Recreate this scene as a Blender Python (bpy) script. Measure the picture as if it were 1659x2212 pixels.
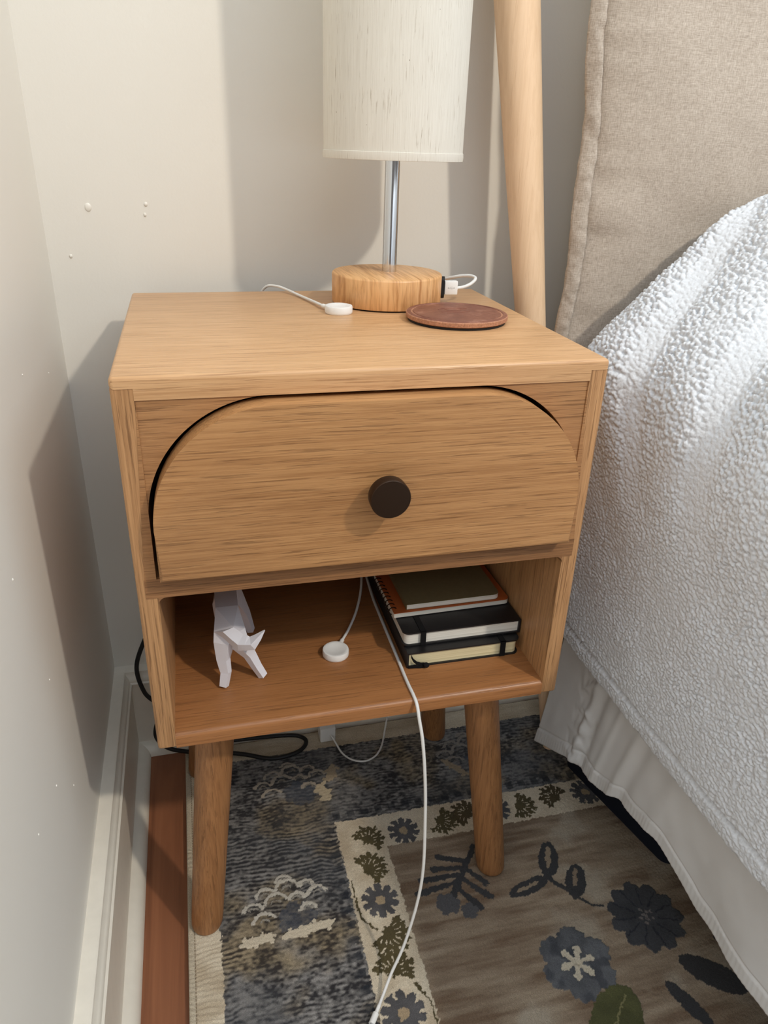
import bpy, bmesh, math, random
import numpy as np
from mathutils import Vector, Matrix

for o in list(bpy.data.objects):
    bpy.data.objects.remove(o, do_unlink=True)
S = bpy.context.scene
COL = S.collection

# ------------------------------------------------------------------ camera
cam_d = bpy.data.cameras.new('camera')
cam_d.sensor_fit = 'HORIZONTAL'
cam_d.sensor_width = 36.0
cam_d.lens = 36.0 * 1607.7 / 1659.0
cam_d.clip_start = 0.02
cam = bpy.data.objects.new('camera', cam_d)
COL.objects.link(cam)
yaw, pit, rol = (math.radians(a) for a in (14.87060, -26.23723, 1.93533))
fw = Vector((math.sin(yaw) * math.cos(pit), math.cos(yaw) * math.cos(pit), math.sin(pit)))
rt = Vector((math.cos(yaw), -math.sin(yaw), 0))
up = rt.cross(fw)
r2 = rt * math.cos(rol) + up * math.sin(rol)
u2 = up * math.cos(rol) - rt * math.sin(rol)
R3 = Matrix((r2, u2, -fw)).transposed()
cam.matrix_world = Matrix.Translation((0.06175, -0.55052, 0.83501)) @ R3.to_4x4()
S.camera = cam

# ------------------------------------------------------------------ light
S.view_settings.view_transform = 'Standard'
S.view_settings.look = 'None'
S.view_settings.gamma = 1.0
S.view_settings.use_curve_mapping = False
S.view_settings.exposure = 0.32
wd = bpy.data.worlds.new('room_light')
S.world = wd
wd.use_nodes = True
wd.node_tree.nodes['Background'].inputs[0].default_value = (0.81, 0.93, 1.05, 1)
wd.node_tree.nodes['Background'].inputs[1].default_value = 1.58
lp = bpy.data.lights.new('ceiling_bulb', 'POINT')
lp.energy = 92
lp.color = (1.0, 0.915, 0.79)
lp.shadow_soft_size = 0.055
lo = bpy.data.objects.new('ceiling_bulb', lp)
lo.location = (1.35, -1.52, 2.35)
COL.objects.link(lo)
la = bpy.data.lights.new('cool_left_fill', 'AREA')  # added cool fill from front left, brightens the blanket and skirt side
la.shape = 'RECTANGLE'
la.size = 1.3
la.size_y = 1.4
la.energy = 9
la.color = (0.90, 0.96, 1.0)
lao = bpy.data.objects.new('cool_left_fill', la)
lao.location = (-1.1, -1.9, 1.45)
lao.rotation_euler = (Vector((0.6, 0.0, 0.4)) - Vector(lao.location)).to_track_quat('-Z', 'Y').to_euler()
COL.objects.link(lao)

# ------------------------------------------------------------------ helpers
def tag(o, label=None, cat=None, group=None, kind=None):
    if label: o['label'] = label
    if cat: o['category'] = cat
    if group: o['group'] = group
    if kind: o['kind'] = kind
    return o

def empty(name, loc, label, cat, group=None, rz=0.0):
    o = bpy.data.objects.new(name, None)
    o.empty_display_size = 0.05
    o.location = loc
    o.rotation_euler = (0, 0, rz)
    COL.objects.link(o)
    return tag(o, label, cat, group)

def link(name, me, mat, parent=None, smooth=False, angle=None):
    if mat is not None:
        me.materials.append(mat)
    if smooth:
        for p in me.polygons: p.use_smooth = True
    o = bpy.data.objects.new(name, me)
    COL.objects.link(o)
    if parent is not None: o.parent = parent
    return o

def from_bm(name, bm, mat, parent=None, smooth=False):
    bmesh.ops.recalc_face_normals(bm, faces=bm.faces)
    me = bpy.data.meshes.new(name)
    bm.to_mesh(me)
    bm.free()
    if smooth:
        try: me.set_sharp_from_angle(angle=math.radians(40))
        except Exception: pass
    return link(name, me, mat, parent, smooth)

def bevel_bm(bm, r, seg=3, edges=None):
    if r <= 0: return
    if edges is None:
        edges = [e for e in bm.edges if len(e.link_faces) == 2 and e.calc_face_angle(0) > 0.6]
    bmesh.ops.bevel(bm, geom=edges, offset=r, segments=seg, profile=0.5, affect='EDGES', clamp_overlap=True)

def bm_box(lo_, hi_, r=0.0, seg=3, bm=None):
    bm = bm or bmesh.new()
    x0, y0, z0 = lo_; x1, y1, z1 = hi_
    v = [bm.verts.new(p) for p in ((x0,y0,z0),(x1,y0,z0),(x1,y1,z0),(x0,y1,z0),(x0,y0,z1),(x1,y0,z1),(x1,y1,z1),(x0,y1,z1))]
    for f in ((0,3,2,1),(4,5,6,7),(0,1,5,4),(1,2,6,5),(2,3,7,6),(3,0,4,7)):
        bm.faces.new([v[i] for i in f])
    if r > 0: bevel_bm(bm, r, seg, list(bm.edges))
    return bm

def box(name, lo_, hi_, mat, parent=None, r=0.0, seg=3):
    return from_bm(name, bm_box(lo_, hi_, r, seg), mat, parent, smooth=r > 0)

def bm_prism(outline, a, b, axis='y', bm=None):
    """outline of (u,w) pairs swept from a to b along axis (y: u=x,w=z; z: u=x,w=y; x: u=y,w=z)"""
    bm = bm or bmesh.new()
    def P(u, w, t):
        return {'y': (u, t, w), 'z': (u, w, t), 'x': (t, u, w)}[axis]
    A = [bm.verts.new(P(u, w, a)) for u, w in outline]
    B = [bm.verts.new(P(u, w, b)) for u, w in outline]
    n = len(outline)
    bm.faces.new(A)
    bm.faces.new(B[::-1])
    for i in range(n):
        j = (i + 1) % n
        bm.faces.new((A[j], A[i], B[i], B[j]))
    return bm

def bm_lathe(profile, n=64, bm=None, c=(0, 0, 0)):
    """profile of (r,z) from bottom to top, r=0 ends become poles"""
    bm = bm or bmesh.new()
    rings = []
    for r, z in profile:
        if r < 1e-6:
            rings.append([bm.verts.new((c[0], c[1], c[2] + z))])
        else:
            rings.append([bm.verts.new((c[0] + r * math.cos(2*math.pi*i/n), c[1] + r * math.sin(2*math.pi*i/n), c[2] + z)) for i in range(n)])
    for a, b in zip(rings, rings[1:]):
        for i in range(n):
            j = (i + 1) % n
            if len(a) == 1 and len(b) > 1: bm.faces.new((a[0], b[j], b[i]))
            elif len(b) == 1 and len(a) > 1: bm.faces.new((a[i], a[j], b[0]))
            elif len(a) > 1: bm.faces.new((a[i], a[j], b[j], b[i]))
    return bm

def lathe(name, profile, mat, parent=None, n=64, c=(0, 0, 0)):
    return from_bm(name, bm_lathe(profile, n, None, c), mat, parent, smooth=True)

def catmull(pts, k=10):
    P = [Vector(p) for p in pts]
    P = [P[0] * 2 - P[1]] + P + [P[-1] * 2 - P[-2]]
    out = []
    for i in range(1, len(P) - 2):
        p0, p1, p2, p3 = P[i-1:i+3]
        for s in range(k):
            t = s / k
            out.append(0.5 * ((2*p1) + (p2-p0)*t + (2*p0-5*p1+4*p2-p3)*t*t + (3*p1-p0-3*p2+p3)*t**3))
    out.append(P[-2])
    return out

def bm_tube(path, rad, n=10, bm=None):
    bm = bm or bmesh.new()
    path = [Vector(p) for p in path]
    m = len(path)
    tang = [(path[min(i+1, m-1)] - path[max(i-1, 0)]).normalized() for i in range(m)]
    ref = Vector((0, 0, 1)) if abs(tang[0].z) < 0.9 else Vector((1, 0, 0))
    nrm = (ref - tang[0] * ref.dot(tang[0])).normalized()
    rings = []
    for i in range(m):
        nrm = (nrm - tang[i] * nrm.dot(tang[i])).normalized()
        bn = tang[i].cross(nrm)
        r = rad[i] if hasattr(rad, '__len__') else rad
        rings.append([bm.verts.new(path[i] + (nrm * math.cos(2*math.pi*k/n) + bn * math.sin(2*math.pi*k/n)) * r) for k in range(n)])
    for a, b in zip(rings, rings[1:]):
        for k in range(n):
            j = (k + 1) % n
            bm.faces.new((a[k], a[j], b[j], b[k]))
    bm.faces.new(rings[0][::-1]); bm.faces.new(rings[-1])
    return bm

def tube(name, pts, rad, mat, parent=None, k=10, n=10):
    return from_bm(name, bm_tube(catmull(pts, k), rad, n), mat, parent, smooth=True)

def grid_mesh(name, P, mat, parent=None, smooth=True, colour=None):
    """P: (rows, cols, 3) numpy array"""
    r, c, _ = P.shape
    me = bpy.data.meshes.new(name)
    me.vertices.add(r * c)
    me.vertices.foreach_set('co', P.reshape(-1).astype(np.float32))
    i = np.arange(r * c).reshape(r, c)
    q = np.stack([i[:-1, :-1], i[:-1, 1:], i[1:, 1:], i[1:, :-1]], -1).reshape(-1, 4)
    n = len(q)
    me.loops.add(n * 4)
    me.loops.foreach_set('vertex_index', q.reshape(-1).astype(np.int32))
    me.polygons.add(n)
    me.polygons.foreach_set('loop_start', (np.arange(n) * 4).astype(np.int32))
    me.polygons.foreach_set('loop_total', np.full(n, 4, np.int32))
    if smooth:
        me.polygons.foreach_set('use_smooth', np.ones(n, bool))
    me.update(calc_edges=True)
    if colour is not None:
        a = me.color_attributes.new('pile_colour', 'FLOAT_COLOR', 'POINT')
        cc = np.ones((r * c, 4), np.float32)
        cc[:, :3] = colour.reshape(-1, 3)
        a.data.foreach_set('color', cc.reshape(-1))
    return link(name, me, mat, parent)

def rounded_rect(x0, y0, x1, y1, rads, k=6):
    """counterclockwise outline from lower left; rads for ll, lr, ur, ul"""
    out = []
    for (cx, cy, a0), r in zip(((x0, y0, 180), (x1, y0, 270), (x1, y1, 0), (x0, y1, 90)), rads):
        sx = 1 if cx == x0 else -1
        sy = 1 if cy == y0 else -1
        if r <= 0: out.append((cx, cy)); continue
        for i in range(k + 1):
            a = math.radians(a0 + 90 * i / k)
            out.append((cx + sx * r + r * math.cos(a), cy + sy * r + r * math.sin(a)))
    return out

# numpy noise
def vnoise(x, y, seed):
    rng = np.random.default_rng(seed)
    N = 256
    L = rng.random((N, N))
    xi = np.floor(x).astype(int); yi = np.floor(y).astype(int)
    fx = x - xi; fy = y - yi
    fx = fx*fx*(3-2*fx); fy = fy*fy*(3-2*fy)
    a = L[xi % N, yi % N]; b = L[(xi+1) % N, yi % N]
    c = L[xi % N, (yi+1) % N]; d = L[(xi+1) % N, (yi+1) % N]
    return (a*(1-fx)+b*fx)*(1-fy) + (c*(1-fx)+d*fx)*fy

def fbm(x, y, seed, octv=4):
    s = 0; a = 0.5; t = 0
    for k in range(octv):
        s = s + a * vnoise(x * 2**k + 17.3*k, y * 2**k - 9.1*k, seed + k); t += a; a *= 0.5
    return s / t

def worley(x, y, seed):
    rng = np.random.default_rng(seed)
    N = 256
    JX = rng.random((N, N)); JY = rng.random((N, N))
    xi = np.floor(x).astype(int); yi = np.floor(y).astype(int)
    best = np.full(x.shape, 9.0)
    for dx in (-1, 0, 1):
        for dy in (-1, 0, 1):
            cx = xi + dx; cy = yi + dy
            px = cx + JX[cx % N, cy % N]; py = cy + JY[cx % N, cy % N]
            best = np.minimum(best, (px-x)**2 + (py-y)**2)
    return np.sqrt(best)

# ------------------------------------------------------------------ materials
def srgb(r, g, b):
    f = lambda c: (c/255/12.92) if c/255 <= 0.04045 else ((c/255+0.055)/1.055)**2.4
    return (f(r), f(g), f(b), 1)

class M:
    def __init__(s, name, rough=0.6, spec=0.5, metal=0.0):
        s.m = bpy.data.materials.new(name); s.m.use_nodes = True
        s.nt = s.m.node_tree; s.b = s.nt.nodes['Principled BSDF']
        s.b.inputs['Roughness'].default_value = rough
        s.b.inputs['Specular IOR Level'].default_value = spec
        s.b.inputs['Metallic'].default_value = metal
    def n(s, t, **kw):
        nd = s.nt.nodes.new(t)
        for k, v in kw.items(): setattr(nd, k, v)
        return nd
    def l(s, a, b): s.nt.links.new(a, b)
    def coords(s, scale=(1,1,1), loc=(0,0,0)):
        tc = s.n('ShaderNodeTexCoord'); mp = s.n('ShaderNodeMapping')
        mp.inputs['Scale'].default_value = scale
        mp.inputs['Location'].default_value = loc
        s.l(tc.outputs['Object'], mp.inputs['Vector'])
        return mp.outputs[0]
    def noise(s, vec, scale, detail=4, rough=0.55, dist=0.0):
        nz = s.n('ShaderNodeTexNoise')
        nz.inputs['Scale'].default_value = scale
        nz.inputs['Detail'].default_value = detail
        nz.inputs['Roughness'].default_value = rough
        nz.inputs['Distortion'].default_value = dist
        s.l(vec, nz.inputs['Vector'])
        return nz.outputs['Fac']
    def ramp(s, fac, stops):
        r = s.n('ShaderNodeValToRGB')
        e = r.color_ramp.elements
        while len(e) < len(stops): e.new(0.5)
        for i, (p, c) in enumerate(stops):
            e[i].position = p; e[i].color = c if len(c) == 4 else (*c, 1)
        s.l(fac, r.inputs[0])
        return r.outputs[0]
    def mix(s, fac, a, b, mode='MIX'):
        m = s.n('ShaderNodeMix', data_type='RGBA', blend_type=mode)
        for sock, v in ((m.inputs[0], fac), (m.inputs[6], a), (m.inputs[7], b)):
            if hasattr(v, 'is_linked'): s.l(v, sock)
            elif isinstance(v, (int, float)): sock.default_value = v
            else: sock.default_value = v
        return m.outputs[2]
    def bump(s, h, strength=0.2, dist=0.001):
        b = s.n('ShaderNodeBump')
        b.inputs['Strength'].default_value = strength
        b.inputs['Distance'].default_value = dist
        s.l(h, b.inputs['Height'])
        s.l(b.outputs[0], s.b.inputs['Normal'])
    def col(s, c):
        if hasattr(c, 'is_linked'): s.l(c, s.b.inputs['Base Color'])
        else: s.b.inputs['Base Color'].default_value = c
        return s

def plain(name, c, rough=0.5, spec=0.5, metal=0.0, var=0.06, scale=80, bump=0.0):
    m = M(name, rough, spec, metal)
    nz = m.noise(m.coords(), scale, 3)
    d = tuple(x * (1 - var) for x in c[:3]) + (1,)
    e = tuple(min(1, x * (1 + var)) for x in c[:3]) + (1,)
    m.col(m.ramp(nz, [(0.3, d), (0.7, e)]))
    if bump: m.bump(nz, bump, 0.0005)
    return m.m

def oak(name, axis, seed, light=(196,148,98), dark=(146,100,58), pore=(104,68,38), rough=0.42, fine=1.0, wave=0.35, pores=0.7):
    m = M(name, rough, 0.45)
    def sc(along, across):
        v = [across]*3; v['xyz'.index(axis)] = along; return tuple(v)
    off = (seed*1.37, seed*0.73, seed*2.11)
    tone = m.noise(m.coords(sc(2.6, 17), off), 1.0, 4, 0.55, wave*2)
    wide = m.noise(m.coords(sc(6.5, 120*fine), off), 1.0, 5, 0.6, wave)
    hair = m.noise(m.coords(sc(11, 760*fine), off), 1.0, 4, 0.65, wave)
    por = m.noise(m.coords(sc(17, 640*fine), (off[1], off[2], off[0])), 1.0, 3, 0.6, 0.2)
    mid = tuple((a+b)/2 for a, b in zip(light, dark))
    c1 = m.ramp(tone, [(0.34, srgb(*mid)), (0.62, srgb(*light))])
    c2 = m.ramp(wide, [(0.36, srgb(*dark)), (0.50, srgb(*mid)), (0.62, srgb(*light))])
    c3 = m.ramp(hair, [(0.38, srgb(*dark)), (0.60, srgb(*light))])
    base = m.mix(0.5, m.mix(0.45, c1, c2), c3)
    pm = m.ramp(por, [(0.565, (0,0,0,1)), (0.63, (1,1,1,1))])
    sep = m.n('ShaderNodeMath', operation='MULTIPLY'); m.l(pm, sep.inputs[0]); sep.inputs[1].default_value = pores
    cc = m.mix(sep.outputs[0], base, srgb(*pore))
    kn = m.noise(m.coords((1,1,1), off), 55, 1)
    km = m.ramp(kn, [(0.82, (0,0,0,1)), (0.85, (1,1,1,1))])
    cc = m.mix(km, cc, srgb(70, 45, 28))
    m.col(cc)
    inv = m.n('ShaderNodeMath', operation='MULTIPLY_ADD'); m.l(pm, inv.inputs[0]); inv.inputs[1].default_value = -0.8; m.l(hair, inv.inputs[2])
    m.bump(inv.outputs[0], 0.30, 0.0006)
    return m.m

def wall_mat(name, c):
    m = M(name, 0.55, 0.35)
    nz = m.noise(m.coords(), 3, 4)
    m.col(m.ramp(nz, [(0.3, tuple(x*0.97 for x in c[:3])+(1,)), (0.7, c)]))
    m.bump(m.noise(m.coords(), 240, 5, 0.6), 0.10, 0.0012)
    return m.m

MW = wall_mat('cream_wall_paint', srgb(234, 230, 221))
MWD = wall_mat('taupe_light_damping_paint', srgb(104, 98, 92))  # dark tone chosen so the unseen walls return less low light
MT = plain('white_trim_paint', srgb(228, 220, 205), 0.4, 0.5, var=0.03, scale=60, bump=0.15)
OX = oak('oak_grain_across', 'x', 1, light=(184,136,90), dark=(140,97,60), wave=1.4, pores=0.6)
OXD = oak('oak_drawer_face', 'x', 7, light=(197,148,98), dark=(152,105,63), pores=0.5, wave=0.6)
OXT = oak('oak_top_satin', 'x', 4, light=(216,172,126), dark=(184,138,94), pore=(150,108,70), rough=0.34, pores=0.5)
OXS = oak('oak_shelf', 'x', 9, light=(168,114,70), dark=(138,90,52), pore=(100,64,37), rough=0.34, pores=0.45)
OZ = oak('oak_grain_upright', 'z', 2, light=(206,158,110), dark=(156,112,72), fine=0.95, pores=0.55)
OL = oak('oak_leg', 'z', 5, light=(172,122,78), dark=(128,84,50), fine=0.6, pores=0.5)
ODV = oak('oak_divider_shaded', 'x', 15, light=(164,118,78), dark=(112,76,46))  # darker oak copy, shade under the drawer put into the colour
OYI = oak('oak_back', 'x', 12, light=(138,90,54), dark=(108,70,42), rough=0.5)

# ------------------------------------------------------------------ room
XL, YB = -0.0865, 0.38
fl_m = M('red_brown_floorboards', 0.38, 0.5)
v = fl_m.coords((40, 2.2, 40))
fl_m.col(fl_m.ramp(fl_m.noise(v, 1.0, 6, 0.6, 0.8), [(0.25, srgb(112, 68, 45)), (0.55, srgb(146, 93, 63)), (0.8, srgb(168, 112, 78))]))
fl_m.bump(fl_m.noise(v, 3.0, 4), 0.12, 0.0008)
floor = box('floor', (-2.6, -3.4, -0.06), (3.4, 0.55, -0.02), fl_m.m)
tag(floor, kind='structure')
pw = 0.083
bm0 = bm_box((-pw/2+0.0006, -1.145, -0.02), (pw/2-0.0006, 1.145, 0.0), 0.0012, 1)
pl0 = None
for i in range(28):
    x = -0.0865 + pw * (i + 0.72)
    if pl0 is None:
        pl0 = from_bm('plank', bm0, fl_m.m, floor)
        o = pl0
    else:
        o = pl0.copy(); COL.objects.link(o); o.parent = floor
    o.location = (x, -0.765, 0)

wl = box('wall_left', (XL - 0.1, -0.75, -0.02), (XL, YB + 0.1, 2.45), MW); tag(wl, kind='structure')
wb = box('wall_back', (XL, YB, -0.02), (3.2, YB + 0.1, 2.45), MW); tag(wb, kind='structure')
tag(box('unseen_wall_right', (3.2, -3.3, -0.02), (3.3, YB + 0.1, 2.45), MWD), kind='structure')  # this and the front wall are unseen, added to dim low ambient light
tag(box('unseen_wall_front', (-2.6, -3.3, -0.02), (3.2, -3.2, 2.45), MWD), kind='structure')
MB_ = plain('wall_paint_blob', srgb(236, 231, 221), 0.35, 0.5, var=0.02)
def blob(parent, c, r, d, axis):
    bm = bmesh.new()
    bmesh.ops.create_uvsphere(bm, u_segments=12, v_segments=8, radius=1)
    sc_ = (r, d, r*1.25) if axis == 'y' else (d, r, r*1.25)
    bmesh.ops.scale(bm, vec=sc_, verts=bm.verts)
    bmesh.ops.translate(bm, vec=c, verts=bm.verts)
    return from_bm('paint_bump', bm, MB_, parent, True)
for c, r in (((-0.038, YB, 0.764), 0.0036), ((0.023, YB, 0.768), 0.002), ((0.021, YB, 0.757), 0.0017), ((-0.063, YB, 0.713), 0.0018)):
    blob(wb, c, r, 0.0016, 'y')
for c, r in (((XL, 0.147, 0.644), 0.0011), ((XL, -0.012, 0.529), 0.0014), ((XL, 0.267, 0.612), 0.001), ((XL, -0.018, 0.321), 0.0013), ((XL, 0.037, 0.265), 0.001), ((XL, -0.091, 0.344), 0.0012), ((XL, 0.03, 0.40), 0.001)):
    blob(wl, c, r*0.75, 0.0008, 'x')

# baseboards: profile as (distance from wall, height), mitred in the corner
def moulding(name, prof, side, mat, parent):
    bm = bmesh.new()
    if side == 'left':
        A = [bm.verts.new((XL + d, -0.75, z)) for d, z in prof]
        B = [bm.verts.new((XL + d, YB - d, z)) for d, z in prof]
    else:
        A = [bm.verts.new((XL + d, YB - d, z)) for d, z in prof]
        B = [bm.verts.new((3.2, YB - d, z)) for d, z in prof]
    n = len(prof)
    bm.faces.new(A); bm.faces.new(B[::-1])
    for i in range(n):
        j = (i+1) % n
        bm.faces.new((A[i], B[i], B[j], A[j]))
    return from_bm(name, bm, mat, parent, smooth=True)
board = [(0, 0), (0.0205, 0), (0.0205, 0.124), (0, 0.124)]
cap = [(0, 0.1235), (0.0195, 0.1235), (0.0225, 0.1245), (0.0228, 0.1275), (0.0205, 0.1295), (0.0205, 0.1315), (0.0185, 0.1365), (0.0155, 0.1395), (0.0148, 0.1440), (0.0128, 0.1455), (0, 0.1455)]
shoe = [(0.0205, 0)] + [(0.0205 + 0.0165*math.cos(a), 0.0005 + 0.0175*math.sin(a)) for a in [math.radians(d) for d in (0, 12, 25, 40, 55, 70, 90)]]
for side in ('left', 'back'):
    b = moulding('baseboard_' + side, board, side, MT, None)
    tag(b, kind='structure')
    moulding('cap_moulding', cap, side, MT, b)
    moulding('shoe_moulding', shoe, side, MT, b)

# ------------------------------------------------------------------ rug
RT = 0.010
def build_rug():
    xs = np.concatenate([np.arange(0, 0.66, 0.001), np.linspace(0.66, 1.7, 60)])
    ys = np.concatenate([np.linspace(-1.5, -0.61, 36), np.arange(-0.6, -0.25, 0.0018), np.arange(-0.249, 0.336, 0.001)])
    X, Y = np.meshgrid(xs, ys)
    j1 = (fbm(X*300, Y*300, 3, 2) - 0.5) * 0.0042
    j2 = (fbm(X*300, Y*300, 8, 2) - 0.5) * 0.0042
    x = X + j1; y = Y + j2
    def C(r, g, b): return np.array(srgb(r, g, b)[:3])
    col = np.zeros(X.shape + (3,)); h = np.zeros(X.shape)
    def put(mask, c, dh=0.0, a=1.0):
        m = (mask * a)[..., None]
        col[:] = col*(1-m) + m*c
        if dh: h[:] = h + mask*dh
    n_lo = fbm(X*14, Y*14, 21, 4)
    n_st = fbm(X*18, Y*150, 25, 4)
    n_md = fbm(X*60, Y*60, 31, 3)
    # field
    f = np.clip((n_st*0.6 + n_lo*0.5 - 0.35)*2.6, 0, 1)[..., None]
    col[:] = C(118, 96, 76)*(1-f) + C(164, 146, 124)*f
    put((np.clip((n_lo-0.62)*8, 0, 1)), C(176, 164, 146), 0, 0.6)
    inner = (x > 0.256) & (y < 0.105)
    # cream stripe
    cream = ((x > 0.195) & (y < 0.157)) & ~inner
    fc = np.clip((n_md*0.5+n_lo*0.5-0.3)*2.5, 0, 1)[..., None]
    col[cream] = (C(196, 178, 152)*(1-fc) + C(220, 206, 182)*fc)[cream]
    # dark ribbed band
    band = ((x <= 0.195) | (y >= 0.157))
    wob = fbm(X*32, Y*32, 41, 3)
    rib = np.sin((Y + (wob-0.5)*0.015) * 2*math.pi/0.0058)
    ribm = np.where(Y > 0.157, 0.4, 1.0)*np.clip((fbm(X*13, Y*20, 43, 3)-0.30)*3.0, 0.25, 1)
    mott = fbm(X*34, Y*46, 47, 4); fine_ = fbm(X*210, Y*320, 49, 2)
    warm = fbm(X*17, Y*17, 52, 3)
    rb = np.clip(0.44 + 0.62*rib*ribm + (mott-0.5)*1.35 + (fine_-0.5)*1.5, 0, 1)[..., None]
    dk = C(50, 48, 50); ltc = C(150, 146, 142)
    wm = np.clip((warm-0.50)*6, 0, 1)[..., None]
    lt = ltc*(1-wm) + C(160, 144, 118)*wm
    dkc = dk*(1-wm*0.6) + C(70, 60, 48)*wm*0.6
    bc = dkc*(1-rb) + lt*rb
    bl = np.clip((fbm(X*12, Y*12, 61, 3)-0.5)*5, 0, 1)[..., None]
    bc = bc*(1-0.45*bl) + C(76, 78, 82)*0.45*bl
    col[band] = bc[band]
    h += np.where(band, rib*ribm*0.0004, 0)
    # dark dashes beside the cream stripe
    dd = ((np.mod(Y + 0.004*np.sin(X*90), 0.0195) < 0.0095) & (x > 0.176) & (x < 0.192) & (y < 0.15)).astype(float)
    put(dd*np.clip((x-0.174)/0.012, 0, 1), C(40, 43, 50), 0, 0.8)
    dd = ((np.mod(X, 0.0195) < 0.010) & (y > 0.162) & (y < 0.176) & (x > 0.19)).astype(float)
    put(dd*np.clip(1.6-np.abs(Y-0.168)/0.005, 0, 1), C(36, 38, 44), 0, 0.7)
    # border and bound edge
    brd = ((x + 0.4*(j1)) < 0.0375) | (y > 0.298)
    fb = np.clip((fbm(X*22, Y*60, 71, 3)-0.3)*2.2, 0, 1)[..., None]
    col[brd] = (C(190, 172, 146)*(1-fb) + C(222, 208, 184)*fb)[brd]
    edge = X < 0.0075
    st = 0.5 + 0.5*np.sin((Y*1.0 + X*0.55) * 2*math.pi/0.0028)
    col[edge] = (C(188, 174, 150)*(1-st[..., None]*0.35) + C(226, 214, 194)*st[..., None]*0.35)[edge]
    seam = (np.abs(X - 0.0078) < 0.0006) & (np.mod(Y, 0.004) < 0.003)
    col[seam] = C(126, 106, 82)
    h += np.where(edge, -0.0006 + 0.0014*np.sqrt(np.clip(1-((X-0.0037)/0.0037)**2, 0, 1)) + st*0.0002, 0)
    h += np.where(np.abs(X-0.008) < 0.0008, -0.0009, 0)
    # motif helpers
    def seg(ax, ay, bx, by, w0, w1=None):
        w1 = w0 if w1 is None else w1
        dx, dy = bx-ax, by-ay
        t = np.clip(((x-ax)*dx + (y-ay)*dy)/(dx*dx+dy*dy), 0, 1)
        d = np.hypot(x-ax-t*dx, y-ay-t*dy)
        return (d < w0*(1-t)+w1*t).astype(float)
    def petal(cx, cy, ang, L, W):
        c, s = math.cos(ang), math.sin(ang)
        u = (x-cx)*c + (y-cy)*s; v = -(x-cx)*s + (y-cy)*c
        t = u/L
        return ((t > 0) & (t < 1) & (np.abs(v) < W*np.sqrt(np.clip(4*t*(1-t), 0, 1)))).astype(float)
    def flower(cx, cy, r, n, d, rot=0.0):
        rho = np.hypot(x-cx, y-cy); th = np.arctan2(y-cy, x-cx) + rot
        return (rho < r*(1-d + d*np.abs(np.cos(n*th/2)))).astype(float)
    OL_ = C(84, 74, 48); BL_ = C(86, 84, 85); BL2 = C(60, 59, 60); CR = C(214, 200, 176)
    def fan(cx, cy, ang, r, c=OL_):
        m = np.zeros(X.shape)
        for k in range(9):
            a = ang + (k-4)*0.40
            L = r*(1.0 - 0.05*abs(k-4) - 0.06*(k % 2))
            m = np.maximum(m, seg(cx, cy, cx+L*math.cos(a), cy+L*math.sin(a), r*0.055, r*0.075))
            for t, q in ((0.52, 1), (0.66, -1)):
                mx, my = cx+L*t*math.cos(a), cy+L*t*math.sin(a)
                m = np.maximum(m, seg(mx, my, mx+L*0.28*math.cos(a+q*0.55), my+L*0.28*math.sin(a+q*0.55), r*0.05, r*0.065))
        m = np.maximum(m, flower(cx+0.06*r*math.cos(ang), cy+0.06*r*math.sin(ang), r*0.30, 7, 0.3))
        tn = c*(0.7+0.7*n_md[..., None])
        put(m, tn, 0.0006)
    def daisy(cx, cy, r, c=BL_):
        m = flower(cx, cy, r*0.66, 10, 0.12)
        for k in range(10):
            a = 0.25 + k*2*math.pi/10
            m = np.maximum(m, petal(cx+0.2*r*math.cos(a), cy+0.2*r*math.sin(a), a, r*0.80, r*0.15))
            for q in (-0.16, 0.16):
                m = np.maximum(m, seg(cx+0.6*r*math.cos(a+q), cy+0.6*r*math.sin(a+q), cx+0.92*r*math.cos(a+q*0.9), cy+0.92*r*math.sin(a+q*0.9), r*0.06))
        put(m, c*(0.6+0.8*n_md[..., None]), 0.0007)
        put(flower(cx, cy, r*0.27, 6, 0.1), C(166, 146, 118))
    # cream stripe, left run and back run
    fan(0.231, 0.118, 0.9, 0.026); fan(0.222, 0.076, 0.5, 0.028)
    daisy(0.228, 0.031, 0.0235)
    fan(0.226, -0.010, -0.9, 0.030); fan(0.222, -0.058, 1.2, 0.028)
    daisy(0.221, -0.103, 0.025)
    fan(0.222, -0.145, -0.8, 0.028); daisy(0.222, -0.19, 0.024)
    put(np.maximum(seg(0.199, 0.064, 0.2005, 0.012, 0.0012), seg(0.2005, 0.012, 0.215, -0.004, 0.0014)), OL_)
    put(np.maximum(seg(0.243, -0.075, 0.253, -0.098, 0.0018, 0.001), seg(0.253, -0.098, 0.254, -0.13, 0.001)), OL_)
    daisy(0.283, 0.124, 0.0215)
    for k, (px_, a) in enumerate(((0.335, -0.6), (0.378, 2.4), (0.452, -0.4), (0.51, 2.2), (0.60, 0.2))):
        fan(px_, 0.131, a, 0.026, C(78, 66, 44) if k % 2 else OL_)
    daisy(0.418, 0.132, 0.022); daisy(0.556, 0.132, 0.022)
    # star flower
    cx, cy = 0.428, -0.094
    m = np.zeros(X.shape)
    for k in range(6):
        a = 0.3 + k*math.pi/3
        m = np.maximum(m, flower(cx+0.026*math.cos(a), cy+0.026*math.sin(a), 0.0185, 9, 0.12, k))
    m = np.maximum(m, flower(cx, cy, 0.026, 6, 0.05))
    put(m, C(96, 97, 100)*(0.6+0.8*n_md[..., None]), 0.0010)
    put(m * np.clip((fbm(X*90, Y*90, 77, 2)-0.5)*5, 0, 1), C(48, 50, 58), 0, 0.55)
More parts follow.
